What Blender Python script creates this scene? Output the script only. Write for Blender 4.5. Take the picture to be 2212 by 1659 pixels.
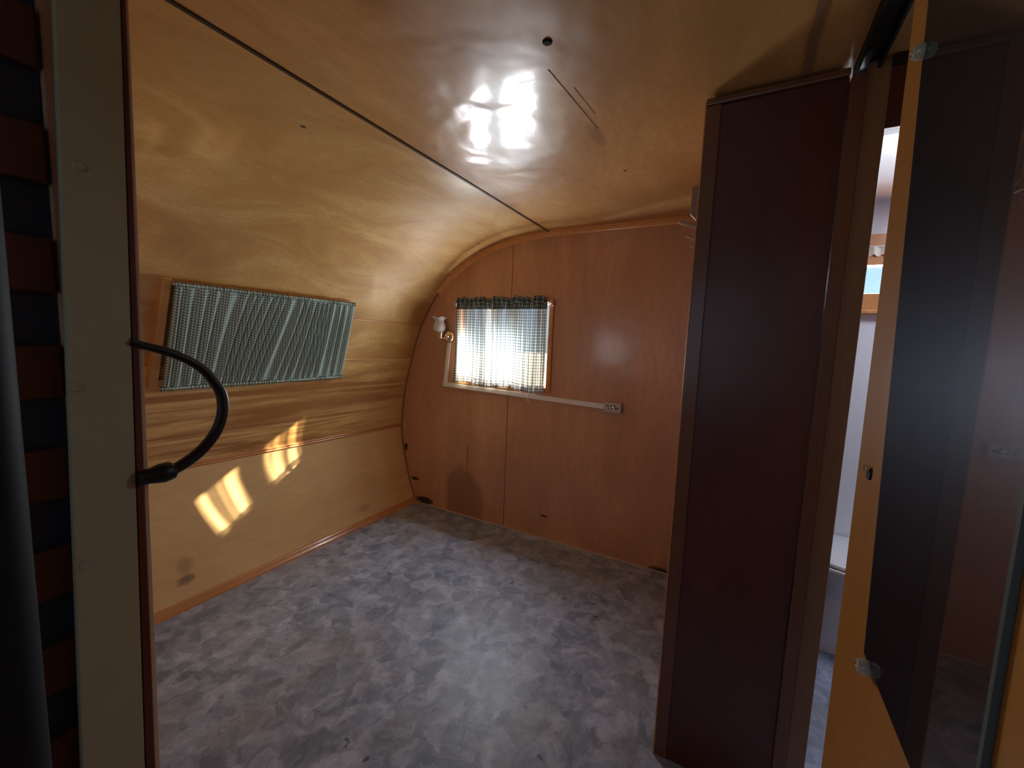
import bpy, bmesh, math, random
from mathutils import Vector, Matrix
random.seed(4)
S = bpy.context.scene
COL = S.collection
for o in list(bpy.data.objects): bpy.data.objects.remove(o)

# ------------------------------------------------------------------ camera
cam_d = bpy.data.cameras.new('camera'); cam = bpy.data.objects.new('camera', cam_d); COL.objects.link(cam)
F, YAW, PITCH, ROLL = 889.64, -0.503212, 0.105878, 0.0376400
cam_d.sensor_width = 36.0; cam_d.sensor_fit = 'HORIZONTAL'; cam_d.lens = F * 36.0 / 2212.0
cam_d.clip_start = 0.01
_c, _s, _cp, _sp = math.cos(YAW), math.sin(YAW), math.cos(PITCH), math.sin(PITCH)
fwd = Vector((_s * _cp, _c * _cp, -_sp)); rt = Vector((_c, -_s, 0)); up = rt.cross(fwd)
r2 = rt * math.cos(ROLL) + up * math.sin(ROLL); u2 = -rt * math.sin(ROLL) + up * math.cos(ROLL)
cam.matrix_world = Matrix(((r2.x, u2.x, -fwd.x, 0), (r2.y, u2.y, -fwd.y, 0), (r2.z, u2.z, -fwd.z, 1.28), (0, 0, 0, 1)))
S.camera = cam

# ------------------------------------------------------------------ colour management
S.view_settings.view_transform = 'Standard'; S.view_settings.look = 'None'
S.view_settings.gamma = 1.0; S.view_settings.use_curve_mapping = False
S.view_settings.exposure = 0.0

# ------------------------------------------------------------------ sky, sun, daylight, added fill lamps
SUN_DIR = Vector((-0.49, -0.758, -0.435)).normalized()
w = bpy.data.worlds.new('sky'); S.world = w; w.use_nodes = True
nt = w.node_tree; nt.nodes.clear()
sky = nt.nodes.new('ShaderNodeTexSky'); sky.sky_type = 'HOSEK_WILKIE'
sky.sun_direction = (-SUN_DIR); sky.turbidity = 3.0; sky.ground_albedo = 0.4
bg = nt.nodes.new('ShaderNodeBackground'); bg.inputs[1].default_value = 3.4
wo = nt.nodes.new('ShaderNodeOutputWorld')
tint = nt.nodes.new('ShaderNodeMix'); tint.data_type = 'RGBA'; tint.blend_type = 'MULTIPLY'; tint.inputs[0].default_value = 1
tint.inputs[7].default_value = (.70, .95, 1.30, 1); nt.links.new(sky.outputs[0], tint.inputs[6]); nt.links.new(tint.outputs[2], bg.inputs[0]); nt.links.new(bg.outputs[0], wo.inputs[0])

def light(name, typ, energy, color, loc=(0, 0, 0), direc=None, **kw):
    d = bpy.data.lights.new(name, typ); d.energy = energy; d.color = color
    for k, v in kw.items(): setattr(d, k, v)
    o = bpy.data.objects.new(name, d); COL.objects.link(o); o.location = loc
    if direc is not None: o.rotation_euler = Vector(direc).to_track_quat('-Z', 'Y').to_euler()
    return o
light('sun', 'SUN', 80.0, (1.0, 0.86, 0.62), (0, 6, 5), SUN_DIR, angle=0.012)
# daylight arriving at the two windows in the far wall
light('window_daylight', 'AREA', 62.0, (0.84, 0.92, 1.0), (-1.40, 2.44, 1.165), (0, -1, 0), shape='RECTANGLE', size=0.24, size_y=0.27)
light('window_daylight', 'AREA', 34.0, (0.84, 0.92, 1.0), (-1.685, 2.44, 1.165), (0, -1, 0), shape='RECTANGLE', size=0.14, size_y=0.27)
light('bathroom_daylight', 'AREA', 16.0, (0.80, 0.88, 1.0), (0.60, 2.43, 1.60), (0, -1, 0), shape='RECTANGLE', size=0.50, size_y=0.20)
light('near_window_daylight', 'AREA', 3.0, (0.85, 0.92, 1.0), (-1.275, .05, 1.215), (0, 1, 0), shape='RECTANGLE', size=0.34, size_y=0.34)
light('bathroom_fill', 'AREA', 7.0, (0.80, 0.88, 1.0), (.80, 1.75, 1.925), (0, 0, -1), shape='RECTANGLE', size=0.30, size_y=0.30)  # added fill lamp under the solid bathroom ceiling
# faint fill lamp added behind the camera
light('rear_fill', 'AREA', 0.18, (0.80, 0.88, 1.0), (-0.25, -0.62, 1.35), (0, 1, 0), shape='RECTANGLE', size=0.55, size_y=0.7)

S.cycles.use_denoising = True
S.cycles.use_adaptive_sampling = True; S.cycles.adaptive_threshold = 0.025
S.cycles.max_bounces = 8; S.cycles.diffuse_bounces = 5; S.cycles.glossy_bounces = 4; S.cycles.transparent_max_bounces = 12
S.cycles.transmission_bounces = 6; S.cycles.sample_clamp_indirect = 8.0
S.cycles.caustics_reflective = False; S.cycles.caustics_refractive = False

# ------------------------------------------------------------------ geometry helpers
class G:
    def __init__(s): s.v = []; s.f = []; s.uv = []
    def add(s, vs, fs):
        b = len(s.v); s.v += [tuple(v) for v in vs]; s.f += [tuple(i + b for i in f) for f in fs]; return s
    def box(s, x0, x1, y0, y1, z0, z1):
        vs = [(x, y, z) for x in (x0, x1) for y in (y0, y1) for z in (z0, z1)]
        return s.add(vs, [(0, 1, 3, 2), (4, 6, 7, 5), (0, 4, 5, 1), (2, 3, 7, 6), (0, 2, 6, 4), (1, 5, 7, 3)])
    def hexa(s, a, b):   # a, b: two loops of 4 points
        return s.add(list(a) + list(b), [(0, 1, 2, 3), (7, 6, 5, 4), (0, 4, 5, 1), (1, 5, 6, 2), (2, 6, 7, 3), (3, 7, 4, 0)])
    def prism(s, poly, y0, y1):   # polygon in x,z extruded in y
        n = len(poly)
        vs = [(x, y0, z) for x, z in poly] + [(x, y1, z) for x, z in poly]
        return s.add(vs, [tuple(range(n)), tuple(range(2 * n - 1, n - 1, -1))] + [(i, i + n, (i + 1) % n + n, (i + 1) % n) for i in range(n)])
    def grid(s, P, nu, nv, close=False):   # P(i,j)
        vs = [P(i, j) for i in range(nu) for j in range(nv)]
        fs = []
        for i in range(nu - 1 + (1 if close else 0)):
            for j in range(nv - 1):
                a = i * nv + j; b = ((i + 1) % nu) * nv + j
                fs.append((a, b, b + 1, a + 1))
        return s.add(vs, fs)
    def slab(s, P, Q, nu, nv):   # two matching grids closed round the rim
        vs = [P(i, j) for i in range(nu) for j in range(nv)] + [Q(i, j) for i in range(nu) for j in range(nv)]
        N = nu * nv; fs = []
        for i in range(nu - 1):
            for j in range(nv - 1):
                a = i * nv + j; b = a + nv
                fs.append((a, b, b + 1, a + 1)); fs.append((N + a, N + a + 1, N + b + 1, N + b))
        rim = [i * nv for i in range(nu)] + [(nu - 1) * nv + j for j in range(1, nv)] + [i * nv + nv - 1 for i in range(nu - 2, -1, -1)] + [j for j in range(nv - 2, 0, -1)]
        for k in range(len(rim)):
            a, b = rim[k], rim[(k + 1) % len(rim)]
            fs.append((a, a + N, b + N, b))
        return s.add(vs, fs)
    def tube(s, pts, r, n=10, cap=True):
        pts = [Vector(p) for p in pts]; rr = r if isinstance(r, (list, tuple)) else [r] * len(pts)
        rings = []; prev = None
        for i, p in enumerate(pts):
            t = (pts[min(i + 1, len(pts) - 1)] - pts[max(i - 1, 0)]).normalized()
            ref = prev if prev is not None else (Vector((0, 0, 1)) if abs(t.z) < .9 else Vector((1, 0, 0)))
            a = (ref - t * ref.dot(t)).normalized(); b = t.cross(a); prev = a
            rings.append([p + (a * math.cos(k * 2 * math.pi / n) + b * math.sin(k * 2 * math.pi / n)) * rr[i] for k in range(n)])
        base = len(s.v); vs = [v for R in rings for v in R]; fs = []
        for i in range(len(rings) - 1):
            for k in range(n):
                fs.append((i * n + k, i * n + (k + 1) % n, (i + 1) * n + (k + 1) % n, (i + 1) * n + k))
        if cap: fs += [tuple(range(n - 1, -1, -1)), tuple((len(rings) - 1) * n + k for k in range(n))]
        return s.add(vs, fs)
    def lathe(s, prof, c, axis='z', n=24, ruffle=None):
        c = Vector(c); vs = []; fs = []
        for i, (r, h) in enumerate(prof):
            for k in range(n):
                a = 2 * math.pi * k / n
                q = r; hh = h
                if ruffle: q, hh = ruffle(i, a, r, h)
                x, y = q * math.cos(a), q * math.sin(a)
                vs.append(c + (Vector((x, y, hh)) if axis == 'z' else Vector((x, -hh, y)) if axis == 'y' else Vector((hh, x, y))))
        for i in range(len(prof) - 1):
            for k in range(n):
                fs.append((i * n + k, i * n + (k + 1) % n, (i + 1) * n + (k + 1) % n, (i + 1) * n + k))
        return s.add(vs, fs)

def build(name, g, mat, parent=None, bevel=0, smooth=False, thick=0, sub=0, uvf=None):
    me = bpy.data.meshes.new(name); me.from_pydata(g.v, [], g.f); me.update()
    bm = bmesh.new(); bm.from_mesh(me)
    if uvf is None: bmesh.ops.recalc_face_normals(bm, faces=bm.faces)
    bm.to_mesh(me); bm.free()
    if uvf:
        ul = me.uv_layers.new(name='UVMap')
        for l in me.loops: ul.data[l.index].uv = uvf[l.vertex_index]
    me.materials.append(mat)
    o = bpy.data.objects.new(name, me); COL.objects.link(o)
    if thick:
        m = o.modifiers.new('solid', 'SOLIDIFY'); m.thickness = thick; m.offset = 0
    if bevel:
        m = o.modifiers.new('bevel', 'BEVEL'); m.width = bevel; m.segments = 2; m.limit_method = 'ANGLE'; m.angle_limit = 0.6
    if sub:
        m = o.modifiers.new('sub', 'SUBSURF'); m.levels = sub; m.render_levels = sub
    if smooth:
        for p in me.polygons: p.use_smooth = True
        if not sub: me.set_sharp_from_angle(angle=0.7)
    if parent is not None:
        o.parent = parent; off = Vector((0, 0, 0)); q = parent
        while q is not None: off += q.location; q = q.parent
        o.location = -off
    return o
def tag(o, label, cat, group=None):
    o['label'] = label; o['category'] = cat
    if group: o['group'] = group
    return o
def thing(name, label, cat, loc, group=None):
    o = bpy.data.objects.new(name, None); COL.objects.link(o); o.location = loc; o.empty_display_size = .05
    return tag(o, label, cat, group)
def struct(o): o['kind'] = 'structure'; return o
def lab(o, t): o['label'] = t; return o

# ------------------------------------------------------------------ material helpers
class M:
    def __init__(s, name):
        s.m = bpy.data.materials.new(name); s.m.use_nodes = True; s.t = s.m.node_tree; s.t.nodes.clear()
        s.out = s.n('ShaderNodeOutputMaterial')
    def n(s, typ, **kw):
        x = s.t.nodes.new(typ)
        for k, v in kw.items(): setattr(x, k, v)
        return x
    def l(s, a, b): s.t.links.new(a, b)
    def pos(s): return s.n('ShaderNodeNewGeometry').outputs['Position']
    def mapping(s, src, sc=(1, 1, 1), rot=(0, 0, 0), loc=(0, 0, 0)):
        m = s.n('ShaderNodeMapping'); s.l(src, m.inputs[0])
        m.inputs['Scale'].default_value = sc; m.inputs['Rotation'].default_value = rot; m.inputs['Location'].default_value = loc
        return m.outputs[0]
    def noise(s, src, scale=5, detail=4, rough=.55, dist=0, sc=(1, 1, 1), loc=(0, 0, 0), rot=(0, 0, 0)):
        x = s.n('ShaderNodeTexNoise'); s.l(s.mapping(src, sc, rot, loc), x.inputs['Vector'])
        x.inputs['Scale'].default_value = scale; x.inputs['Detail'].default_value = detail
        x.inputs['Roughness'].default_value = rough; x.inputs['Distortion'].default_value = dist
        return x.outputs['Fac']
    def ramp(s, fac, stops):
        r = s.n('ShaderNodeValToRGB'); s.l(fac, r.inputs[0]); e = r.color_ramp.elements
        while len(e) < len(stops): e.new(.5)
        for k, (p, c) in enumerate(stops):
            e[k].position = p; e[k].color = (c, c, c, 1) if isinstance(c, (int, float)) else (*c, 1)
        return r.outputs[0]
    def mix(s, fac, a, b, mode='MIX'):
        x = s.n('ShaderNodeMix', data_type='RGBA', blend_type=mode)
        for i, v in ((0, fac), (6, a), (7, b)):
            if isinstance(v, (int, float)): x.inputs[i].default_value = v
            elif isinstance(v, tuple): x.inputs[i].default_value = (*v, 1)
            else: s.l(v, x.inputs[i])
        return x.outputs[2]
    def math(s, op, a, b=None, clamp=False):
        x = s.n('ShaderNodeMath', operation=op, use_clamp=clamp)
        for i, v in ((0, a), (1, b)):
            if v is None: continue
            if isinstance(v, (int, float)): x.inputs[i].default_value = v
            else: s.l(v, x.inputs[i])
        return x.outputs[0]
    def spot(s, src, c, r, soft=.35, wob=.5, wsc=14):   # ellipsoid mask in world coordinates with a wobbly rim
        inv = tuple(1.0 / q for q in r)
        v = s.n('ShaderNodeVectorMath', operation='MULTIPLY'); d = s.n('ShaderNodeVectorMath', operation='SUBTRACT')
        s.l(src, d.inputs[0]); d.inputs[1].default_value = c; s.l(d.outputs[0], v.inputs[0]); v.inputs[1].default_value = inv
        ln = s.n('ShaderNodeVectorMath', operation='LENGTH'); s.l(v.outputs[0], ln.inputs[0])
        nz = s.noise(src, wsc, 4)
        a = s.math('ADD', ln.outputs['Value'], s.math('MULTIPLY', s.math('SUBTRACT', nz, .5), wob))
        mr = s.n('ShaderNodeMapRange'); s.l(a, mr.inputs[0]); mr.inputs[1].default_value = 1; mr.inputs[2].default_value = 1 - soft
        mr.inputs[3].default_value = 0; mr.inputs[4].default_value = 1; mr.interpolation_type = 'SMOOTHSTEP'
        return mr.outputs[0]
    def bsdf(s, col, rough=.5, metal=0, coat=0, coat_r=.1, bump=None, bstr=.1, spec=.5, trans=0, ior=1.45, bdist=.01, coat_bump=None, sheen=0):
        p = s.n('ShaderNodeBsdfPrincipled'); s.p = p
        if isinstance(col, tuple): p.inputs['Base Color'].default_value = (*col, 1)
        else: s.l(col, p.inputs['Base Color'])
        if isinstance(rough, (int, float)): p.inputs['Roughness'].default_value = rough
        else: s.l(rough, p.inputs['Roughness'])
        p.inputs['Metallic'].default_value = metal; p.inputs['Coat Weight'].default_value = coat; p.inputs['Coat Roughness'].default_value = coat_r
        p.inputs['Specular IOR Level'].default_value = spec; p.inputs['Transmission Weight'].default_value = trans; p.inputs['IOR'].default_value = ior
        if bump is not None:
            b = s.n('ShaderNodeBump'); b.inputs['Strength'].default_value = bstr; b.inputs['Distance'].default_value = bdist
            s.l(bump, b.inputs['Height']); s.l(b.outputs[0], p.inputs['Normal'])
            if coat: s.l(b.outputs[0], p.inputs['Coat Normal'])
        s.l(p.outputs[0], s.out.inputs[0]); return s.m

def wood(name, c1, c2, c3, grain=(1, .12, 1), fig=3.0, rough=.4, coat=.6, coat_r=.12, spots=(), streak=None, warp=.25, blot=.35):
    m = M(name); P = m.pos()
    f = m.noise(P, fig, 6, .6, 1.2, grain)
    base = m.ramp(f, [(.30, c1), (.50, c2), (.70, c3)])
    fine = m.noise(P, fig * 22, 3, .6, .3, grain)
    base = m.mix(m.ramp(fine, [(.35, .0), (.7, .30)]), base, tuple(x * .72 for x in c1))
    big = m.noise(P, 1.6, 2, .5, .6)
    base = m.mix(m.ramp(big, [(.35, 0.0), (.65, blot)]), base, tuple(x * .62 for x in c2))
    if streak:
        sc, col, lo, hi, zc, zr = streak
        st = m.ramp(m.noise(P, 2.2, 5, .65, .8, sc), [(lo, 0.0), (hi, .85)])
        msk = m.spot(P, (-2.2, .9, zc), (3, 2.0, zr), .5, .5, 4)
        base = m.mix(m.math('MULTIPLY', st, msk), base, col)
    for (c, r, col, k, *rest) in spots:
        sm = m.spot(P, c, r, *(rest if rest else (.5, .8, 18)))
        base = m.mix(m.math('MULTIPLY', sm, k), base, col)
    low = m.noise(P, 4.5, 2, .4, .4)
    hgt = m.math('ADD', m.math('MULTIPLY', low, 1.0), m.math('MULTIPLY', fine, .012))
    return m.bsdf(base, rough, coat=coat, coat_r=coat_r, bump=hgt, bstr=warp, bdist=.03)

BIRCH = ((.48, .24, .065), (.63, .36, .115), (.80, .53, .21))
m_ceiling = wood('varnished_birch_ceiling', (.44, .205, .055), (.58, .30, .095), (.68, .38, .14), (1, .35, 1), 2.6, coat_r=.14, warp=.34, coat=.5,
                 spots=[((-.465, 1.34, 1.945), (.026, .10, .1), (.26, .12, .03), .55, .5, .5, 12),
                        ((-.45, 1.654, 1.945), (.007, .010, .05), (.02, .01, .005), .95, .4, .1, 10)])
m_curve = wood('varnished_birch_curve', *BIRCH, grain=(1, .45, 1.3), fig=4.6, coat_r=.12, warp=.13, coat=.65,
               spots=[((-1.27, .875, 1.92), (.012, .016, .012), (.03, .015, .008), .9, .4, .2, 10),
                      ((-1.493, 2.216, 1.87), (.022, .030, .010), (.16, .07, .02), .8, .6, 1.1, 30)])
m_band = wood('figured_birch_band', (.62, .34, .11), (.78, .48, .18), (.88, .62, .27), grain=(1, .22, 1.4), fig=4.5, coat_r=.16, warp=.2,
              streak=((1, .16, 3.4), (.30, .11, .025), .50, .60, .86, .5))
m_lower = wood('plain_birch_lower', (.78, .50, .22), (.84, .56, .26), (.88, .62, .31), grain=(1, .2, 1), fig=2.2, coat_r=.10, warp=.2, blot=.2,
               spots=[((-2.17, .87, .115), (.12, .055, .030), (.12, .10, .06), .75, .8, 1.3, 26),
                      ((-2.19, .87, .18), (.12, .05, .05), (.28, .19, .09), .45, .7, .8, 16),
                      ((-2.2, 1.9, .10), (.12, .08, .03), (.35, .2, .1), .4, .7, .8, 16)])
m_mahog = wood('mahogany_far_wall', (.50, .25, .135), (.62, .315, .17), (.70, .38, .22), grain=(.8, 1, .18), fig=3.0, rough=.42, coat=.45, coat_r=.2, warp=.12, blot=.3,
               spots=[((-1.66, 2.365, .10), (.20, .1, .30), (.20, .08, .045), .55, .25, .6, 6),
                      ((-1.645, 2.365, .44), (.012, .1, .14), (.18, .07, .04), .5, .5, .3, 8),
                      ((-1.03, 2.365, .152), (.035, .1, .010), (.03, .012, .008), .9, .5, .8, 30),
                      ((-2.03, 2.365, .03), (.10, .1, .035), (.015, .008, .006), .95, .4, .8, 22),
                      ((-.29, 2.365, .0), (.09, .1, .035), (.015, .01, .004), .95, .5, .8, 24),
                      ((-2.23, 2.365, .42), (.022, .1, .035), (.02, .01, .006), .95, .3, .8, 26),
                      ((-2.13, 2.365, .185), (.05, .1, .015), (.02, .01, .006), .95, .3, .8, 26)])
m_darkpanel = wood('dark_mahogany', (.075, .018, .012), (.10, .026, .018), (.13, .036, .024), grain=(1, 1, .12), fig=5, rough=.4, coat=.3, coat_r=.25, warp=.06, blot=.25)
m_stile = wood('stile_wood', (.15, .055, .026), (.19, .072, .034), (.23, .095, .044), grain=(1, 1, .1), fig=6, rough=.38, coat=.4, coat_r=.2, warp=.05)
m_jamb = wood('jamb_wood', (.21, .11, .05), (.26, .14, .065), (.31, .17, .08), grain=(1, 1, .08), fig=7, rough=.4, coat=.3, coat_r=.2, warp=.05)
m_trim = wood('orange_trim_wood', (.52, .21, .07), (.62, .27, .09), (.70, .33, .12), grain=(1, .2, 1), fig=8, rough=.35, coat=.6, coat_r=.12, warp=.05)
m_cove = wood('orange_cove_wood', (.72, .32, .09), (.80, .38, .11), (.86, .44, .14), grain=(1, .2, 1), fig=8, rough=.35, coat=.7, coat_r=.15, warp=.05)
m_door = wood('orange_varnished_door', (.44, .17, .018), (.50, .205, .024), (.56, .245, .034), grain=(1, 1, .15), fig=3, rough=.35, coat=.5, coat_r=.15, warp=.05, blot=.15)
m_redwood = wood('red_brown_slats', (.085, .022, .014), (.11, .030, .018), (.14, .042, .024), grain=(1, 1, .1), fig=9, rough=.5, coat=.2, warp=.05)
m_dark = M('dark_batten').bsdf((.035, .014, .007), .35, coat=.3)
m_black = M('black_rubber').bsdf((.006, .005, .007), .42)
m_blackgloss = M('black_metal').bsdf((.012, .014, .018), .3, coat=.3)
m_pole = M('dull_black_paint').bsdf((.008, .009, .012), .65, spec=.25)
m_slate = M('slate_blue_paint').bsdf((.022, .027, .045), .5)
mm = M('cream_paint'); m_cream = mm.bsdf(mm.mix(mm.ramp(mm.noise(mm.pos(), 20, 3), [(.4, 0), (.7, .2)]), (.40, .35, .21), (.32, .28, .16)), .45, bump=mm.noise(mm.pos(), 60, 2), bstr=.06)
m_redtrim = M('dark_red_edge').bsdf((.10, .018, .012), .35, coat=.4)
m_tan = M('tan_edge').bsdf((.62, .46, .33), .25, coat=1, coat_r=.15)
m_white = M('white_enamel').bsdf((.78, .79, .82), .3, coat=.3)
m_plastic = M('ivory_plastic').bsdf((.86, .83, .78), .35)
m_outlet = M('grey_plastic').bsdf((.52, .48, .45), .4)
m_hole = M('dark_hole').bsdf((.004, .003, .002), .8)
m_bwall = M('white_wall_board').bsdf((.72, .74, .80), .35, coat=.2)
m_brass = M('aged_brass').bsdf((.86, .74, .55), .16, metal=1)
mg = M('frosted_glass'); m_glass = mg.bsdf((.90, .90, .94), .25, trans=.35, ior=1.35, coat=.3)
m_clip = M('clear_clip_plastic').bsdf((.80, .84, .76), .15, trans=.45, coat=.4)
mq_ = M('tinted_mirror'); _a = mq_.n('ShaderNodeBsdfGlossy'); _a.inputs[0].default_value = (.30, .30, .32, 1); _a.inputs['Roughness'].default_value = .02
_b = mq_.n('ShaderNodeBsdfGlossy'); _b.inputs[0].default_value = (.22, .25, .30, 1); _b.inputs['Roughness'].default_value = .32
_m = mq_.n('ShaderNodeMixShader'); _m.inputs[0].default_value = .22; mq_.l(_a.outputs[0], _m.inputs[1]); mq_.l(_b.outputs[0], _m.inputs[2]); mq_.l(_m.outputs[0], mq_.out.inputs[0]); m_mirror = mq_.m
m_mirror_edge = M('mirror_edge').bsdf((.10, .14, .14), .25)
m_rack = M('painted_rack').bsdf((.36, .24, .18), .4)
m_ground = M('pale_ground').bsdf((.20, .20, .17), .9)
m_awning = M('awning_metal').bsdf((.35, .42, .55), .5)
m_outer = M('outer_skin').bsdf((.6, .6, .58), .5)
m_string = M('white_string').bsdf((.8, .78, .76), .7)
mx = M('window_glass')
_g = mx.n('ShaderNodeBsdfGlossy'); _g.inputs['Roughness'].default_value = .02; _t = mx.n('ShaderNodeBsdfTransparent'); _x = mx.n('ShaderNodeMixShader')
_x.inputs[0].default_value = .06; mx.l(_t.outputs[0], _x.inputs[1]); mx.l(_g.outputs[0], _x.inputs[2]); mx.l(_x.outputs[0], mx.out.inputs[0]); m_pane = mx.m

# mottled vinyl floor: overlapping brushed blotches of grey, lavender and warm grey
mf = M('mottled_vinyl'); P = mf.pos()
wv = mf.n('ShaderNodeMix', data_type='VECTOR'); wv.inputs[0].default_value = .13
nzc = mf.n('ShaderNodeTexNoise'); nzc.inputs['Scale'].default_value = 9; nzc.inputs['Detail'].default_value = 4; mf.l(P, nzc.inputs['Vector'])
mf.l(P, wv.inputs[4]); mf.l(nzc.outputs['Color'], wv.inputs[5]); W_ = wv.outputs[1]
vo = mf.n('ShaderNodeTexVoronoi'); vo.feature = 'SMOOTH_F1'; vo.inputs['Scale'].default_value = 19; vo.inputs['Smoothness'].default_value = .12
mf.l(mf.mapping(W_, (1, .7, 1)), vo.inputs['Vector'])
sep = mf.n('ShaderNodeSeparateColor'); mf.l(vo.outputs['Color'], sep.inputs[0])
a = mf.ramp(sep.outputs[0], [(.1, (.18, .225, .31)), (.5, (.29, .34, .46)), (.9, (.45, .51, .66))])
b = mf.ramp(mf.noise(W_, 15, 6, .66, .5), [(.38, (.13, .155, .21)), (.5, (.26, .305, .40)), (.62, (.50, .555, .70))])
cflr = mf.mix(.5, a, b)
cflr = mf.mix(mf.ramp(mf.noise(P, 3.2, 3), [(.45, 0), (.7, .45)]), cflr, (.30, .275, .235))
cflr = mf.mix(mf.ramp(mf.noise(P, 17, 2, .5, .5, loc=(3, 1, 0)), [(.70, 0), (.76, .8)]), cflr, (.06, .06, .07))
m_floor = mf.bsdf(cflr, .42, coat=.08, coat_r=.3, bump=mf.noise(P, 40, 3), bstr=.08, spec=.28)

def gingham(name, pu, pv, light_c, dark_c, tr_l, tr_d, trn, hemv=(.0, 1.0), layered=False):
    m = M(name); uv = m.n('ShaderNodeUVMap').outputs[0]
    sp = m.n('ShaderNodeSeparateXYZ'); m.l(uv, sp.inputs[0])
    def band(x, p):
        s_ = m.math('SINE', m.math('MULTIPLY', x, 2 * math.pi / p))
        mr = m.n('ShaderNodeMapRange'); m.l(s_, mr.inputs[0]); mr.inputs[1].default_value = -.25; mr.inputs[2].default_value = .25
        return mr.outputs[0]
    bu, bv = band(sp.outputs[0], pu), band(sp.outputs[1], pv)
    k = m.math('MULTIPLY', m.math('ADD', bu, bv), .5)
    col = m.ramp(k, [(0, light_c), (.5, tuple((a_ + b_ * 1.1) / 2.1 for a_, b_ in zip(light_c, dark_c))), (1, dark_c)])
    d = m.n('ShaderNodeBsdfDiffuse'); t = m.n('ShaderNodeBsdfTranslucent'); mxx = m.n('ShaderNodeMixShader')
    m.l(col, d.inputs[0]); m.l(col, t.inputs[0]); mxx.inputs[0].default_value = trn
    m.l(d.outputs[0], mxx.inputs[1]); m.l(t.outputs[0], mxx.inputs[2])
    tp = m.n('ShaderNodeBsdfTransparent'); m2 = m.n('ShaderNodeMixShader')
    tf = m.ramp(k, [(0, tr_l), (1, tr_d)])
    # gathered cloth is layered in the folds: fewer gaps there
    fold = m.ramp(m.noise(uv, 1.0, 2, .5, .4, sc=(27, .9, 1)), [(.46, .15), (.55, 1.0)])
    tf = m.math('MULTIPLY', tf, fold)
    hem = m.math('MULTIPLY', m.math('GREATER_THAN', sp.outputs[1], hemv[0]), m.math('LESS_THAN', sp.outputs[1], hemv[1]))
    tf = m.math('MULTIPLY', tf, m.math('ADD', m.math('MULTIPLY', hem, .85), .15))
    m.l(tf, m2.inputs[0]); m.l(mxx.outputs[0], m2.inputs[1]); m.l(tp.outputs[0], m2.inputs[2]); m.l(m2.outputs[0], m.out.inputs[0])
    return m.m
m_gingham_sheer = gingham('sheer_gingham', .019, .019, (.80, .84, .80), (.13, .15, .14), .40, .17, .03, (.045, .56))
m_gingham = gingham('dark_gingham', .0125, .0125, (.60, .78, .72), (.13, .15, .135), .0, .0, .12)

m_heading = gingham('shaded_heading_gingham', .019, .019, (.24, .28, .25), (.04, .045, .04), .0, .0, .10)  # same cloth as the curtain, its shade put into darker colours
# ------------------------------------------------------------------ room dimensions
D = 2.37; H = 1.945; XL = -1.08; YN = .205; YB = -.70; XR = 1.25
PROF = [(-2.125, 0), (-2.15, .06), (-2.195, .186), (-2.254, .398), (-2.276, .58), (-2.25, .84), (-2.187, 1.093), (-2.113, 1.305), (-2.007, 1.50), (-1.883, 1.655), (-1.725, 1.774), (-1.539, 1.86), (-1.33, 1.918), (-1.08, 1.945)]
def catmull(pts, n=8):
    out = []; P_ = [Vector(pts[0]) * 2 - Vector(pts[1])] + [Vector(p) for p in pts] + [Vector(pts[-1]) * 2 - Vector(pts[-2])]
    for i in range(1, len(P_) - 2):
        p0, p1, p2, p3 = P_[i - 1:i + 3]
        for k in range(n):
            t = k / n
            out.append(.5 * ((2 * p1) + (p2 - p0) * t + (2 * p0 - 5 * p1 + 4 * p2 - p3) * t * t + (3 * p1 - p0 - 3 * p2 + p3) * t ** 3))
    out.append(P_[-2]); return out
PC = catmull(PROF)
SL = [0.0]
for a_, b_ in zip(PC, PC[1:]): SL.append(SL[-1] + (b_ - a_).length)
def prof(s, off=0.0):   # point at arc length s, offset inwards
    s = max(0, min(SL[-1], s)); i = 0
    while i < len(SL) - 2 and SL[i + 1] < s: i += 1
    t = (s - SL[i]) / (SL[i + 1] - SL[i]); p = PC[i].lerp(PC[i + 1], t)
    a_ = PC[max(i - 1, 0)]; b_ = PC[min(i + 2, len(PC) - 1)]; d = (b_ - a_).normalized()
    return Vector((p.x + d.y * off, p.y - d.x * off))     # (x, z)
def s_at(z):
    for i in range(len(PC) - 1):
        if PC[i].y <= z <= PC[i + 1].y: return SL[i] + (SL[i + 1] - SL[i]) * (z - PC[i].y) / (PC[i + 1].y - PC[i].y)
    return SL[-1]

# ------------------------------------------------------------------ structure: floor, ceiling, walls
fl = struct(build('floor', G().box(-2.35, XR + .1, YB - .1, D + .05, -.05, 0), m_floor))
ce = struct(build('ceiling', G().box(XL - .01, XR + .1, YB - .1, D + .05, H + .008, H + .04), m_outer))
# ceiling skins
build('plywood_panel', G().box(XL + .003, .078, YB, D, H, H + .008), m_ceiling, ce)
build('plywood_panel', G().box(.082, XR, YB, D, H, H + .008), m_ceiling, ce)
lab(build('seam_batten', G().box(XL - .006, XL + .005, YN, D, H - .004, H + .004), m_dark, ce), 'dark seam batten')
lab(build('joint_batten', G().box(.072, .088, .3, 1.262, H - .005, H), m_jamb, ce), 'thin joint batten')
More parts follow.
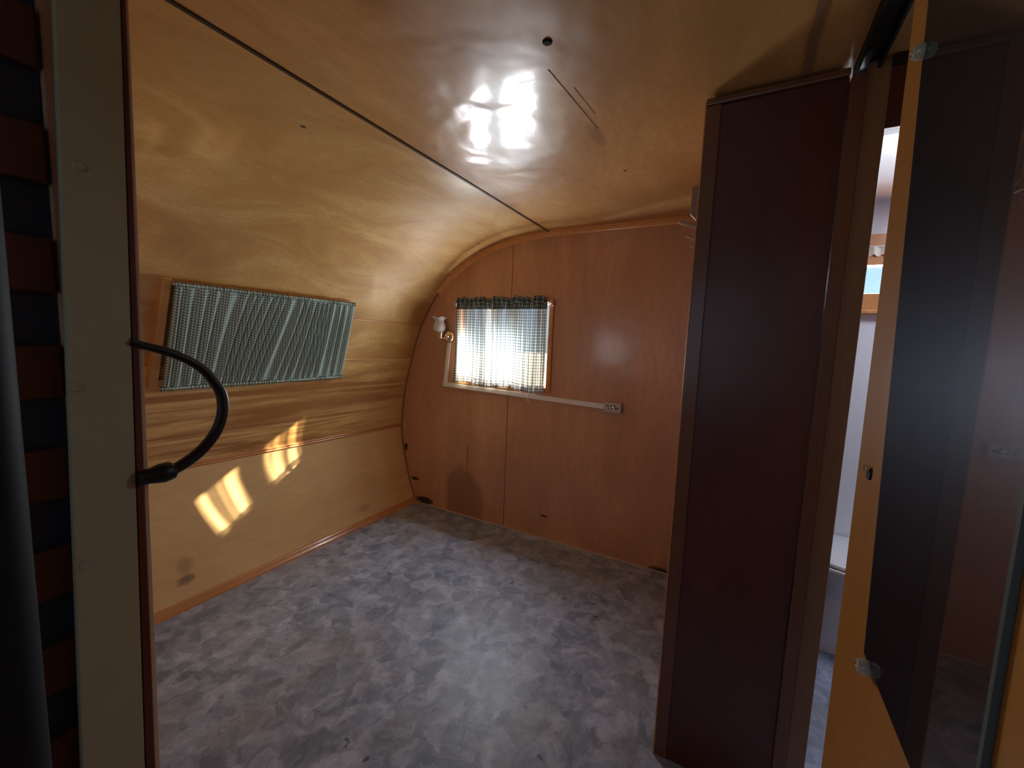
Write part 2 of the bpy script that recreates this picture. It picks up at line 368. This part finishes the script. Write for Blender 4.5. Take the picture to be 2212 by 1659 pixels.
# hole and loose veneer in the ceiling skin
lab(build('screw_hole', G().lathe([(.0105, .0), (.0115, .002), (.010, .003), (.008, -.002), (.0001, -.003)], (-.436, .896, H - .002), n=18), m_hole, ce, smooth=True), 'dark open hole')
g = G(); g.hexa([(-.475, .985, H), (-.4715, .985, H), (-.447, 1.305, H), (-.451, 1.305, H)], [(-.4745, .985, H - .002), (-.4725, .985, H - .002), (-.4485, 1.305, H - .002), (-.450, 1.305, H - .002)])
lab(build('veneer_crack', g, m_ceiling, ce), 'raised veneer crack')
g = G(); g.hexa([(-.443, 1.08, H), (-.4405, 1.08, H), (-.430, 1.22, H), (-.4325, 1.22, H)], [(-.4425, 1.08, H - .0015), (-.441, 1.08, H - .0015), (-.4305, 1.22, H - .0015), (-.432, 1.22, H - .0015)])
build('veneer_crack', g, m_ceiling, ce)

NS, NY = 34, 26
Y0, Y1 = YN - .05, D
def curve_panel(name, sa, sb, mat, parent, o0=0, o1=-.007, ns=NS):
    # sa, sb: functions of y giving arc length
    def P(off):
        def f(i, j):
            y = Y0 + (Y1 - Y0) * j / (NY - 1); s = sa(y) + (sb(y) - sa(y)) * i / (ns - 1); q = prof(s, off); return (q.x, y, q.y)
        return f
    return build(name, G().slab(P(o0), P(o1), ns, NY), mat, parent, smooth=True)
smold = lambda y: s_at(.645 - .022 * y)
s2 = lambda y: s_at(1.119); s1 = lambda y: s_at(1.3705)
wl = struct(curve_panel('wall_left', lambda y: 0, lambda y: SL[-1], m_outer, None, -.0085, -.03, 70))
curve_panel('plywood_panel', lambda y: 0, lambda y: smold(y) - .0015, m_lower, wl)
curve_panel('plywood_panel', lambda y: smold(y) + .0015, lambda y: s2(y) - .001, m_band, wl)
curve_panel('plywood_panel', lambda y: s2(y) + .001, lambda y: s1(y) - .001, m_curve, wl)
curve_panel('plywood_panel', lambda y: s1(y) + .001, lambda y: SL[-1] - .002, m_curve, wl)
def batten(name, sc, w_, h_, mat, parent, y0=Y0, y1=D, steps=7, beads=1):
    def f(i, j):
        y = y0 + (y1 - y0) * j / 11; t = i / (steps - 1); x = (t - .5) * w_
        hh = h_ * math.sin(math.pi * t) ** .6 if beads == 1 else h_ * (.55 + .45 * abs(math.sin(beads * math.pi * t))) * (1 if 0 < t < 1 else 0)
        q = prof(sc(y) + x, hh); return (q.x, y, q.y)
    def b(i, j):
        y = y0 + (y1 - y0) * j / 11; t = i / (steps - 1); q = prof(sc(y) + (t - .5) * w_, -.002); return (q.x, y, q.y)
    return build(name, G().slab(f, b, steps, 12), mat, parent, smooth=True)
lab(batten('moulding', smold, .026, .008, m_trim, wl, steps=13, beads=2), 'raised orange moulding')
batten('batten', s2, .008, .004, m_trim, wl)
batten('batten', s1, .013, .005, m_trim, wl)
# base moulding along the floor
bb = G()
def bf(i, j):
    y = Y0 + (D - Y0) * j / 11; z = [0, .006, .014, .018, .026, .034, .036][i]; o = [.018, .018, .014, .010, .010, .005, .0][i]
    q = prof(s_at(z) if z > 0 else 0, o); return (q.x, y, z)
def bk(i, j):
    y = Y0 + (D - Y0) * j / 11; z = [0, .006, .014, .018, .026, .034, .036][i]; q = prof(s_at(z) if z > 0 else 0, -.002); return (q.x, y, z)
struct(build('baseboard_left', bb.slab(bf, bk, 7, 12), m_trim, smooth=True))

# far wall: two sheets that meet at a vertical joint running behind the window
WX0, WX1, WZ0, WZ1, JX = -1.755, -1.035, .968, 1.542, -1.332
arch = [(p.x, p.y) for p in PC]
wf = struct(build('wall_far', G().box(-2.35, WX0, D + .009, D + .05, 0, H).box(WX0, WX1, D + .009, D + .05, 0, WZ0).box(WX0, WX1, D + .009, D + .05, WZ1, H).box(WX1, .30, D + .009, D + .05, 0, H)
                  .box(.30, .9, D + .009, D + .05, 0, 1.54).box(.30, .9, D + .009, D + .05, 1.69, H).box(.9, XR + .1, D + .009, D + .05, 0, H), m_outer))
left = [(x, z) for x, z in arch if x < JX - .02]
zj = [z for x, z in arch if x >= JX][0]
poly = left + [(JX - .001, zj), (JX - .001, WZ1), (WX0, WZ1), (WX0, WZ0), (JX - .001, WZ0), (JX - .001, 0)]
build('plywood_panel', G().prism(poly, D, D + .009), m_mahog, wf)
right = [(JX + .001, 0), (JX + .001, WZ0), (WX1, WZ0), (WX1, WZ1), (JX + .001, WZ1), (JX + .001, zj)] + [(x, z) for x, z in arch if x > JX + .01] + [(-.10, H), (-.10, 0)]
build('plywood_panel', G().prism(right, D, D + .009), m_mahog, wf)
lab(build('joint_groove', G().box(JX - .0016, JX + .0016, D - .0008, D + .004, 0, WZ0).box(JX - .0016, JX + .0016, D - .0008, D + .004, WZ1, zj), m_dark, wf), 'dark joint line')
lab(build('floor_bead', G().box(-2.06, -.13, D - .005, D, 0, .006), m_tan, wf), 'pale floor bead')

# cove moulding where the far wall meets the curve and the ceiling
def cove(name, sA, sB, r, mat, n=40, extra=None, lift=0):
    g = G(); K = 6
    path = [(prof(sA + (sB - sA) * i / (n - 1)), ) for i in range(n)]
    pts = []
    for i in range(n):
        s_ = sA + (sB - sA) * i / (n - 1)
        pts.append([prof(s_, r * (1 - math.sin(k / K * math.pi / 2)) if r else 0) for k in range(K + 1)])
    if extra is not None:
        for x in extra:
            pts.append([Vector((x, H - r * (1 - math.sin(k / K * math.pi / 2)))) for k in range(K + 1)])
    def P_(i, k): q = pts[i][k]; return (q.x, D - r * (1 - math.cos(k / K * math.pi / 2)) - .0004, q.y)
    def Q_(i, k):
        q = pts[i][K]; return (q.x, D - .0004 - 0.0001 * k, q.y + .0)
    g.grid(P_, len(pts), K + 1)
    return g
g = cove('c', s_at(1.60), SL[-1], .030, m_trim, extra=[-.9, -.6, -.3, -.136])
struct(build('trim_1', g, m_cove, smooth=True, thick=.003))
def thin(i, k):
    s_ = SL[-1] * i / 79; a_ = k / 6 * 2 * math.pi; q = prof(s_, .004 + .004 * math.cos(a_)); return (q.x, D - .004 - .0035 * math.sin(a_), q.y)
struct(build('trim_2', G().grid(thin, 80, 7), m_jamb, smooth=True))

# rest of the shell: behind the photographer and to the right
struct(build('wall_near', G().box(-.64, XR, YB - .03, YB, 0, 1.0).box(-.64, XR, YB - .03, YB, 1.7, H).box(-.64, -.53, YB - .03, YB, 1.0, 1.7).box(.03, XR, YB - .03, YB, 1.0, 1.7), m_mahog))
struct(build('wall_right', G().box(XR, XR + .03, YB, D, 0, H), m_bwall))
pa = [(p.x - .02, p.y) for p in PC]
def zarch(x):
    for (xa, za), (xb, zb) in zip(pa, pa[1:]):
        if zb > .7 and xa <= x <= xb: return za + (zb - za) * (x - xa) / (xb - xa)
    return H
NX0, NX1, NZ0, NZ1 = -1.45, -1.10, 1.06, 1.41
g = G(); g.prism([q for q in pa if q[0] < NX0 - .01] + [(NX0, zarch(NX0)), (NX0, 0)], .160, .2045)
g.prism([(NX0, NZ1), (NX0, zarch(NX0))] + [q for q in pa if NX0 + .01 < q[0] < NX1 - .01] + [(NX1, zarch(NX1)), (NX1, NZ1)], .160, .2045)
g.box(NX0, NX1, .160, .2045, 0, NZ0).box(NX1, -.655, .160, .2045, 0, H)
struct(build('wall_partition', g, m_mahog))
w4 = struct(build('window_4', G().box(NX0, NX0 + .02, .15, .212, NZ0, NZ1).box(NX1 - .02, NX1, .15, .212, NZ0, NZ1).box(NX0 + .02, NX1 - .02, .15, .212, NZ0, NZ0 + .02).box(NX0 + .02, NX1 - .02, .15, .212, NZ1 - .02, NZ1), m_trim, bevel=.002))
build('window_pane', G().box(NX0 + .02, NX1 - .02, .165, .169, NZ0 + .02, NZ1 - .02), m_pane, w4)
struct(build('wall_hall', G().box(-.80, -.70, YB, .155, 0, H), m_darkpanel))

# bathroom shell
bw = struct(build('wall_bathroom', G().box(.175, .30, D - .006, D + .009, 0, H).box(.30, .9, D - .006, D + .009, 0, 1.45).box(.30, .9, D - .006, D + .009, 1.79, H).box(.9, XR, D - .006, D + .009, 0, H), m_bwall))
struct(build('wall_bathroom_ceiling', G().box(.19, XR, 1.31, D - .006, H - .012, H - .001), m_bwall))
wo2 = struct(build('window_2', G().box(.30, .9, D - .028, D + .009, 1.66, 1.79).box(.30, .9, D - .028, D + .009, 1.45, 1.54).box(.30, .36, D - .028, D + .009, 1.54, 1.66).box(.84, .9, D - .028, D + .009, 1.54, 1.66), m_trim, bevel=.003))
build('window_sill', G().box(.29, .91, D - .05, D - .02, 1.452, 1.468), m_trim, wo2, bevel=.003)
build('window_pane', G().box(.36, .84, D + .014, D + .018, 1.54, 1.66), m_pane, wo2)
# doorway of the bathroom
dw = struct(build('door_1', G().box(.199, .242, 1.268, 1.31, 0, H - .001), m_jamb, bevel=.002))
lab(build('jamb_trim', G().box(.170, .1985, 1.258, 1.31, 0, H - .03), m_stile, dw, bevel=.003), 'lighter trim strip')
lab(build('header', G().box(.242, XR, 1.27, 1.31, 1.79, 1.921), m_darkpanel, dw), 'dark wooden header')
lab(build('header_bar', G().box(.242, XR, 1.262, 1.31, 1.921, H - .001), m_blackgloss, dw), 'black bar above header')

# ------------------------------------------------------------------ far window
w1 = struct(build('window_1', G().box(WX0 - .0, WX0 + .02, D - .012, D + .06, WZ0, WZ1).box(WX1 - .022, WX1 + .008, D - .014, D + .06, WZ0 - .008, WZ1).box(WX0 + .02, WX1 - .022, D - .014, D + .06, WZ0 - .008, WZ0 + .02)
                   .box(WX0 + .02, WX1 - .022, D - .012, D + .06, WZ1 - .02, WZ1), m_trim, bevel=.002))
lab(build('mullion', G().box(-1.545, -1.475, D + .03, D + .055, WZ0 + .02, WZ1 - .02), m_white, w1), 'white upright bar')
build('window_pane', G().box(WX0 + .02, -1.545, D + .04, D + .044, WZ0 + .02, WZ1 - .02), m_pane, w1)
build('window_pane', G().box(-1.475, WX1 - .022, D + .04, D + .044, WZ0 + .02, WZ1 - .02), m_pane, w1)
# ------------------------------------------------------------------ outside: hood over the window, ground
g = G(); g.box(-1.90, -1.02, D + .055, D + .53, 1.555, 1.565)
g.box(-1.035, -1.025, D + .055, D + .50, .93, 1.555)
tag(build('window_hood', g, m_awning), 'pale blue metal hood outside above the gingham curtained window', 'awning')
struct(build('ground', G().box(-30, 30, D + .05, 60, -.62, -.6), m_ground))

# ------------------------------------------------------------------ gingham curtain on the far window
def cl(name, fn, nu, nv, mat, parent, uvs, smooth=True):
    g = G(); g.grid(fn, nu, nv); uv = [uvs(i, j) for i in range(nu) for j in range(nv)]
    return build(name, g, mat, parent, smooth=smooth, uvf=uv)
cw = thing('window_curtain', 'sheer backlit gingham curtain glowing on the window in the far wall', 'curtain', (-1.40, D - .03, .97))
CX0, CX1, CT, CB = -1.745, -1.062, 1.512, .972
def fold_w(u, v):
    a = .005 * math.sin(u * 2 * math.pi * 21 + 1.3 * math.sin(u * 9)) + .007 * math.sin(u * 2 * math.pi * 6.5 + .8 + v * .8) * (1 - v * .5)
    return a
def curt(i, j):
    u, v = i / 239, j / 35
    z = CB + (CT - CB) * v
    flare = -.035 * (1 - v) ** .8 * (1 - u) ** 6 + .01 * (1 - v) * u ** 4 * 0 + .006 * math.sin(v * 5) * (1 - u) ** 3
    x = CX0 + (CX1 - CX0) * u + flare
    z += -.016 * (1 - v) * u + .006 * math.sin(u * 13) * (1 - v)
    return (x, D - .026 + fold_w(u, v) * (.5 + .7 * (1 - v)), z)
cl('cloth', curt, 240, 36, m_gingham_sheer, cw, lambda i, j: (i / 239 * .80, j / 35 * .57))
def head(i, j):   # ruffled heading above the rod
    u, v = i / 239, j / 8
    x = CX0 + (CX1 - CX0) * u
    rz = .028 + .006 * math.sin(u * 29) + .007 * math.sin(u * 71 + 1) * math.sin(u * 17) + .004 * math.sin(u * 160)
    return (x, D - .031 + (.003 + .006 * v) * math.sin(u * 2 * math.pi * 34), CT - .032 + (rz + .045) * v)
hd = cl('heading', head, 240, 9, m_heading, cw, lambda i, j: (i / 239 * 1.0, j / 8 * .06)); lab(hd, 'ruffled heading with shade in its colour')
lab(build('rod', G().tube([(CX0 - .02, D - .020, CT + .006), (CX1 + .035, D - .020, CT + .002)], .0045), m_white, cw, smooth=True), 'thin white rod')
build('rod_bracket', G().box(CX1 + .030, CX1 + .040, D - .04, D - .002, CT - .012, CT + .014), m_outlet, cw, bevel=.002)
build('rod_bracket', G().box(CX0 - .022, CX0 - .014, D - .04, D - .002, CT - .010, CT + .024), m_outlet, cw, bevel=.002)
tag(build('cord', G().tube([(-1.159, D - .018, .972), (-1.158, D - .042, .95), (-1.160, D - .046, .925), (-1.168, D - .046, .912), (-1.160, D - .046, .900), (-1.150, D - .046, .893), (-1.152, D - .046, .885)], .0022, 6), m_string, smooth=True),
    'short white string dangling over the white conduit below the window', 'string')

# ------------------------------------------------------------------ surface conduit, outlet, wall lamp
cd = thing('cable_raceway', 'white surface cable raceway running under the far window from lamp to outlet', 'conduit', (-1.84, D, .93))
build('vertical_channel', G().hexa([(-1.868, D, .93), (-1.838, D, .93), (-1.838, D - .014, .93), (-1.868, D - .014, .93)], [(-1.835, D, 1.262), (-1.808, D, 1.262), (-1.808, D - .014, 1.262), (-1.835, D - .014, 1.262)]), m_plastic, cd, bevel=.003)
build('horizontal_channel', G().hexa([(-1.868, D, .930), (-1.868, D, .962), (-1.868, D - .015, .962), (-1.868, D - .015, .930)], [(-.672, D, .898), (-.672, D, .928), (-.672, D - .015, .928), (-.672, D - .015, .898)]), m_plastic, cd, bevel=.003)
ot = thing('power_outlet', 'small grey box outlet at the right end of the white raceway', 'outlet', (-.62, D, .92))
build('box', G().box(-.672, -.572, D - .036, D, .886, .944), m_outlet, ot, bevel=.004)
g = G()
for x in (-.648, -.628, -.606):
    g.box(x - .003, x + .003, D - .0368, D - .035, .920, .930); g.box(x - .003 + .006, x + .003 + .006, D - .0368, D - .035, .906, .913)
for x in (-.600, -.588): g.box(x - .004, x + .004, D - .0368, D - .035, .911, .918)
lab(build('socket_slots', g, m_hole, ot), 'dark socket slots')
build('screw', G().lathe([(.0001, .0375), (.0035, .037), (.004, .0355)], (-.618, D, .915), 'y', 10), m_brass, ot)

lm = thing('wall_lamp', 'wall lamp with frilled glass tulip shade left of the far window', 'lamp', (-1.84, D, 1.28))
build('backplate', G().lathe([(.0001, .0), (.046, .0), (.048, .006), (.045, .018), (.036, .032), (.022, .042), (.0001, .047)], (-1.828, D, 1.288), 'y', 28), m_brass, lm, smooth=True)
build('arm', G().tube([(-1.835, D - .03, 1.285), (-1.842, D - .052, 1.276), (-1.856, D - .064, 1.277), (-1.862, D - .066, 1.296)], .006, 10), m_brass, lm, smooth=True)
lab(build('socket_cup', G().lathe([(.0001, -.032), (.012, -.032), (.017, -.020), (.019, .006), (.024, .014), (.021, .018), (.0001, .018)], (-1.862, D - .066, 1.303), n=24), m_brass, lm, smooth=True), 'shiny brass cup')
def ruf(i, a, r, h):
    k = max(0, (i - 6) / 4); return r * (1 + .16 * k * math.cos(6 * a)), h + .006 * k * math.cos(6 * a + math.pi)
lab(build('shade', G().lathe([(.022, .0), (.031, .006), (.041, .020), (.044, .036), (.040, .052), (.034, .066), (.032, .078), (.036, .089), (.044, .098), (.052, .102), (.056, .103)], (-1.868, D - .066, 1.318), n=48, ruffle=ruf), m_glass, lm, smooth=True, thick=.002), 'frosted glass tulip shade')
build('bulb', G().lathe([(.0001, .0), (.010, .002), (.012, .012), (.018, .026), (.019, .036), (.012, .048), (.0001, .052)], (-1.868, D - .066, 1.320), n=20), m_white, lm, smooth=True)

# ------------------------------------------------------------------ curtained window on the curved wall
P0 = Vector((-1.990, 0, 1.470)); DV = Vector((-.185, 0, -.470)); LV = DV.length; DV.normalize(); NV = Vector((-DV.z, 0, DV.x)); 
if NV.x < 0: NV = -NV
def lp(y, d, o=0.0): p = P0 + DV * d + NV * o; return Vector((p.x, y, p.z))
def lbox(g, y0, y1, d0, d1, o0, o1):
    return g.hexa([lp(y0, d0, o0), lp(y1, d0, o0), lp(y1, d1, o0), lp(y0, d1, o0)], [lp(y0, d0, o1), lp(y1, d0, o1), lp(y1, d1, o1), lp(y0, d1, o1)])
w3 = struct(build('window_3', lbox(lbox(lbox(lbox(G(), .772, .802, .0, .495, -.075, -.010), 1.670, 1.690, .02, .475, -.075, -.012), .80, 1.69, .010, .030, -.075, -.012), .80, 1.69, .455, .475, -.085, -.012), m_curve, bevel=.003))
lab(build('window_blind_board', lbox(G(), .80, 1.69, .022, .468, -.062, -.055), m_dark, w3), 'dark covered opening')
lc = thing('gathered_curtain', 'green and charcoal gingham curtain gathered on two rods on the curved wall', 'curtain', tuple(lp(1.25, .49)))
NU2, NV2 = 420, 30
YT0, YT1, YB0, YB1 = .811, 1.682, .812, 1.726
def lcurt(i, j):
    u, v = i / (NU2 - 1), j / (NV2 - 1)          # v: 0 top .. 1 bottom
    d = .008 + .490 * v + .007 * (1 - u) * 0
    y = (YT0 + (YT1 - YT0) * u) * (1 - v) + (YB0 + (YB1 - YB0) * u) * v
    lean = -.09 * math.sin(math.pi * min(1, u * 1.05)) ** 1.5 * (v - .5) * (1 if u > .2 else u * 5)
    y += lean * math.sin(math.pi * v) ** .5 * .0
    ph = u + .055 * (v - .5) * math.sin(math.pi * u) ** 2 * 2.2
    mid = math.sin(math.pi * v) ** .45 if 0 < v < 1 else 0
    cyc = (ph * 22 + .30 * math.sin(ph * 17) + .12 * math.sin(ph * 41)) % 1.0
    f1 = (cyc / .56 if cyc < .56 else (1 - cyc) / .44); f1 = f1 * f1 * (3 - 2 * f1) * 1.5 - .5
    f2 = math.sin(2 * math.pi * u * 62 + 2 * math.sin(u * 31))
    o = .0130 * f1 * (.25 + .75 * mid) + .0012 * f2 * (1 - mid * .9) + .004 * math.sin(u * 9 + 2 * v)
    if v < .001 or v > .999: o *= .5
    return lp(y, d, o + .002)
cl('cloth', lcurt, NU2, NV2, m_gingham, lc, lambda i, j: (i / (NU2 - 1) * 1.25, j / (NV2 - 1) * .5))
for d_, y0_, y1_ in ((.018, .805, 1.688), (.488, .806, 1.732)):
    def hem(i, j, d_=d_, y0_=y0_, y1_=y1_):
        u = i / 259; a_ = j / 8 * 2 * math.pi; r_ = .008 + .0022 * math.sin(2 * math.pi * u * 66 + 2 * math.sin(u * 23)) + .0012 * math.sin(u * 400)
        return lp(y0_ + (y1_ - y0_) * u, d_ + r_ * 1.25 * math.sin(a_), .004 + r_ * math.cos(a_))
    g = G(); g.grid(hem, 260, 9)
    h_ = build('hem_sleeve', g, m_gingham, lc, smooth=True, uvf=[(i / 259 * 1.25, j / 8 * .05) for i in range(260) for j in range(9)])
    build('rod', G().tube([tuple(lp(y0_ - .002, d_, .0)), tuple(lp(y1_ + .002, d_, .0))], .004, 8), m_white, lc, smooth=True)

# ------------------------------------------------------------------ wardrobe whose dark end faces the camera
YP = 1.267
wd = thing('wardrobe', 'tall dark mahogany wardrobe reaching the ceiling right of the far wall', 'wardrobe', (.02, YP, 0))
lab(build('end_panel', G().box(-.098, .168, YP, YP + .02, .0, 1.915), m_darkpanel, wd), 'dark red end panel')
lab(build('corner_stile', G().box(-.134, -.0985, YP - .004, YP + .03, 0, 1.918), m_stile, wd, bevel=.002), 'lighter corner stile')
build('side_panel', G().box(-.134, -.120, YP + .031, D - .001, 0, 1.935), m_mahog, wd)
build('back_panel', G().box(.155, .168, YP + .021, D - .03, 0, 1.935), m_darkpanel, wd)
lab(build('top_trim', G().box(-.136, .168, YP - .007, YP + .03, 1.919, 1.936), m_stile, wd, bevel=.003), 'light top trim')
lab(build('edge_bead', G().box(-.1385, -.1345, YP - .005, YP + .004, 0, 1.93), m_trim, wd, bevel=.001), 'thin bright edge bead')

rk = thing('coat_rack', 'pale peg rack high on the hidden side of the mahogany wardrobe', 'rack', (-.134, 1.6, 1.66))
build('rail', G().box(-.146, -.1385, 1.36, 1.95, 1.64, 1.70), m_rack, rk, bevel=.002)
build('end_bracket', G().hexa([(-.139, 1.30, 1.735), (-.160, 1.30, 1.728), (-.160, 1.30, 1.655), (-.139, 1.30, 1.632)], [(-.139, 1.318, 1.735), (-.160, 1.318, 1.728), (-.160, 1.318, 1.655), (-.139, 1.318, 1.632)]), m_rack, rk, bevel=.002)
for y in (1.415, 1.592, 1.76):
    build('peg', G().tube([(-.146, y, 1.645), (-.17, y, 1.655), (-.197, y, 1.666), (-.204, y, 1.669)], [.007, .0068, .0068, .004], 10), m_rack, rk, smooth=True)

# ------------------------------------------------------------------ black track on the ceiling
tag(build('door_track', G().box(.176, .182, .30, 1.30, H - .022, H).box(.216, .222, .30, 1.30, H - .022, H).box(.176, .222, .30, 1.30, H - .005, H), m_black), 'black sliding door track fixed to the ceiling above the mirror door', 'track')

# ------------------------------------------------------------------ door with the mirror
dr = thing('mirror_door', 'orange varnished door standing open at the right edge with a mirror on it', 'door', (.16, .3, 0))
def dY(z): return .653 + .05 * max(0, z - 1.1) / .55
build('door_leaf', G().hexa([(.165, -.20, .012), (.195, -.20, .012), (.195, .742, .012), (.165, .742, .012)], [(.165, -.20, 1.92), (.195, -.20, 1.92), (.195, .790, 1.92), (.165, .790, 1.92)]), m_door, dr, bevel=.0015)
def mq(y0, y1, y2, y3, xa, xb): return [[(x, y0, .918), (x, y1, .918), (x, y2, 1.900), (x, y3, 1.900)] for x in (xa, xb)]
mo = lab(build('mirror', G().hexa(*mq(.371, .620, .730, .383, .1645, .161)), m_mirror, dr), 'tinted unframed mirror')
lab(build('mirror_edge', G().hexa(*mq(.620, .6215, .7315, .730, .1647, .1612)).hexa(*mq(.3665, .371, .383, .3785, .1647, .1605)), m_mirror_edge, mo), 'dark glass edge')
for (y, z) in ((.600, .912), (.700, 1.643)):
    c_ = build('mirror_clip', G().lathe([(.0001, -.014), (.007, -.0135), (.009, -.009), (.009, -.003), (.0075, .0)], (.1645, y, z), 'x', 18), m_clip, dr, smooth=True)
    build('clip_screw', G().lathe([(.0001, -.0157), (.0024, -.0153), (.003, -.014)], (.1645, y, z), 'x', 10), m_brass, c_)
lab(build('latch_hole', G().lathe([(.0001, -.0003), (.006, -.0008), (.0084, -.002), (.009, .0)], (.1648, .706, 1.120), 'x', 20), m_hole, dr, smooth=True), 'dark latch hole')
build('latch_tongue', G().box(.158, .1655, .702, .709, 1.123, 1.130), m_brass, dr, bevel=.001)

# ------------------------------------------------------------------ near left: cream post, edge strips, slats, black pole, strap
def shear(z): return (z - .9) / .65
def sbox(y0, y1, x0, x1, k0=.018, k1=None):
    k1 = k0 if k1 is None else k1
    za, zb = .0, H - .002
    A = lambda y, k, z: y + k * shear(z)
    return G().hexa([(x0, A(y0, k0, za), za), (x1, A(y0, k0, za), za), (x1, A(y1, k1, za), za), (x0, A(y1, k1, za), za)], [(x0, A(y0, k0, zb), zb), (x1, A(y0, k0, zb), zb), (x1, A(y1, k1, zb), zb), (x0, A(y1, k1, zb), zb)])
po = thing('painted_post', 'cream painted door post with filled screw heads at the left', 'post', (-.63, .17, 0))
build('face_board', sbox(.143, .1985, -.629, -.62, .018, .014), m_cream, po, bevel=.0015)
lab(build('edge_strip', sbox(.199, .2065, -.650, -.619, .014, .010), m_redtrim, po, bevel=.001), 'dark red edge strip')
lab(build('edge_bead', sbox(.207, .2125, -.648, -.621, .010, .008), m_tan, po, bevel=.0015), 'pale shiny edge bead')
for (y, z) in ((.172, 1.443), (.157, 1.213), (.155, 1.013)):
    build('screw_head', G().lathe([(.0001, .0010), (.0028, .0012), (.0042, .0018), (.0052, .0006), (.0055, -.0002)], (-.6199, y, z), 'x', 18), m_cream, po, smooth=True)
sl = thing('slatted_rack', 'rack of red brown slats on slate blue board at the far left edge', 'rack', (-.66, .11, 0))
build('back_board', G().box(-.69, -.665, .03, .158, 0, H - .003), m_slate, sl)
for k in range(-8, 4):
    zc = 1.227 + .1135 * k
    if zc + .03 > H: continue
    if zc - .03 < 0: continue
    build('slat', G().box(-.664, -.652, .045, .158, zc - .029, zc + .029), m_redwood, sl, bevel=.003)
tag(build('black_pole', G().tube([(-.52, .072, 0), (-.52, .072, H)], .026, 24), m_pole, smooth=True), 'black round upright pole at the extreme left edge of the room', 'pole')
st = thing('grab_strap', 'black curved rubber grab strap bulging from the cream post', 'strap', (-.63, .21, 1.1))
pts = [(.205, 1.262), (.215, 1.258), (.236, 1.251), (.258, 1.241), (.278, 1.226), (.292, 1.206), (.299, 1.189), (.2995, 1.168), (.294, 1.148), (.283, 1.130), (.268, 1.115), (.250, 1.104), (.235, 1.098)]
rad_ = [.0045, .0045, .0052, .0055, .006, .0065, .007, .007, .007, .007, .007, .007, .007]
sm_ = catmull([(y, z, q) for (y, z), q in zip(pts, rad_)], 5)
build('strap_loop', G().tube([(-.62, p.x, p.y) for p in sm_], [p.z for p in sm_], 14), m_black, st, smooth=True)
lab(build('strap_ferrule', G().tube([(-.62, .203, 1.098), (-.62, .215, 1.098), (-.62, .219, 1.098), (-.62, .228, 1.0985), (-.62, .238, 1.100), (-.62, .243, 1.102)], [.0095, .0095, .0105, .0125, .0115, .006], 14), m_black, st, smooth=True), 'thick black ferrule')

vt = thing('added_vent', 'added white vent frame around the bathroom fill lamp', 'vent', (.80, 1.75, H - .03))  # invented vent, only there to frame the added fill lamp
build('frame', G().box(.63, .65, 1.58, 1.92, H - .03, H - .012).box(.95, .97, 1.58, 1.92, H - .03, H - .012).box(.65, .95, 1.58, 1.60, H - .03, H - .012).box(.65, .95, 1.90, 1.92, H - .03, H - .012), m_white, vt, bevel=.003)
# ------------------------------------------------------------------ bathroom contents seen through the gap
tb = thing('toilet', 'small white trailer toilet glimpsed through the narrow bathroom doorway', 'toilet', (.47, 2.15, 0))
def ring(cx, cy, rx, ry, z, n=32, sq=2.6):
    out = []
    for k in range(n):
        a_ = 2 * math.pi * k / n; c_, s_ = math.cos(a_), math.sin(a_)
        out.append((cx + rx * abs(c_) ** (2 / sq) * (1 if c_ > 0 else -1), cy + ry * abs(s_) ** (2 / sq) * (1 if s_ > 0 else -1), z))
    return out
def loft(rings):
    g = G(); n = len(rings[0]); g.add([p for r in rings for p in r], [(i * n + k, i * n + (k + 1) % n, (i + 1) * n + (k + 1) % n, (i + 1) * n + k) for i in range(len(rings) - 1) for k in range(n)] + [tuple(range(n)), tuple((len(rings) - 1) * n + k for k in range(n))])
    return g
build('pedestal', loft([ring(.49, 2.225, .125, .118, 0, sq=6), ring(.49, 2.225, .12, .113, .02, sq=6), ring(.49, 2.225, .115, .110, .22, sq=6), ring(.49, 2.22, .11, .10, .26, sq=5)]), m_white, tb, smooth=True)
build('bowl', loft([ring(.49, 2.21, .10, .10, .24), ring(.49, 2.19, .14, .14, .30), ring(.49, 2.175, .17, .165, .36), ring(.49, 2.17, .175, .172, .395)]), m_white, tb, smooth=True)
build('seat', loft([ring(.49, 2.17, .182, .18, .397), ring(.49, 2.17, .186, .184, .405), ring(.49, 2.17, .184, .182, .414), ring(.49, 2.17, .178, .176, .417)]), m_white, tb, smooth=True)
build('lid', loft([ring(.49, 2.175, .178, .178, .420), ring(.49, 2.175, .184, .182, .426), ring(.49, 2.175, .182, .180, .434), ring(.49, 2.175, .165, .165, .440)]), m_white, tb, smooth=True)
vl = thing('lace_valance', 'pale lace valance across the small bathroom window seen through the gap', 'valance', (.6, D - .04, 1.69))
def val(i, j):
    u, v = i / 119, j / 5
    return (.31 + .58 * u, D - .036 + .006 * math.sin(u * 90), 1.735 - (.03 + .010 * abs(math.sin(u * 60))) * v)
cl('lace', val, 120, 6, M('lace').bsdf((.8, .76, .68), .8), vl, lambda i, j: (i / 119, j / 5))
build('rod', G().tube([(.305, D - .036, 1.737), (.895, D - .036, 1.737)], .003, 8), m_white, vl)
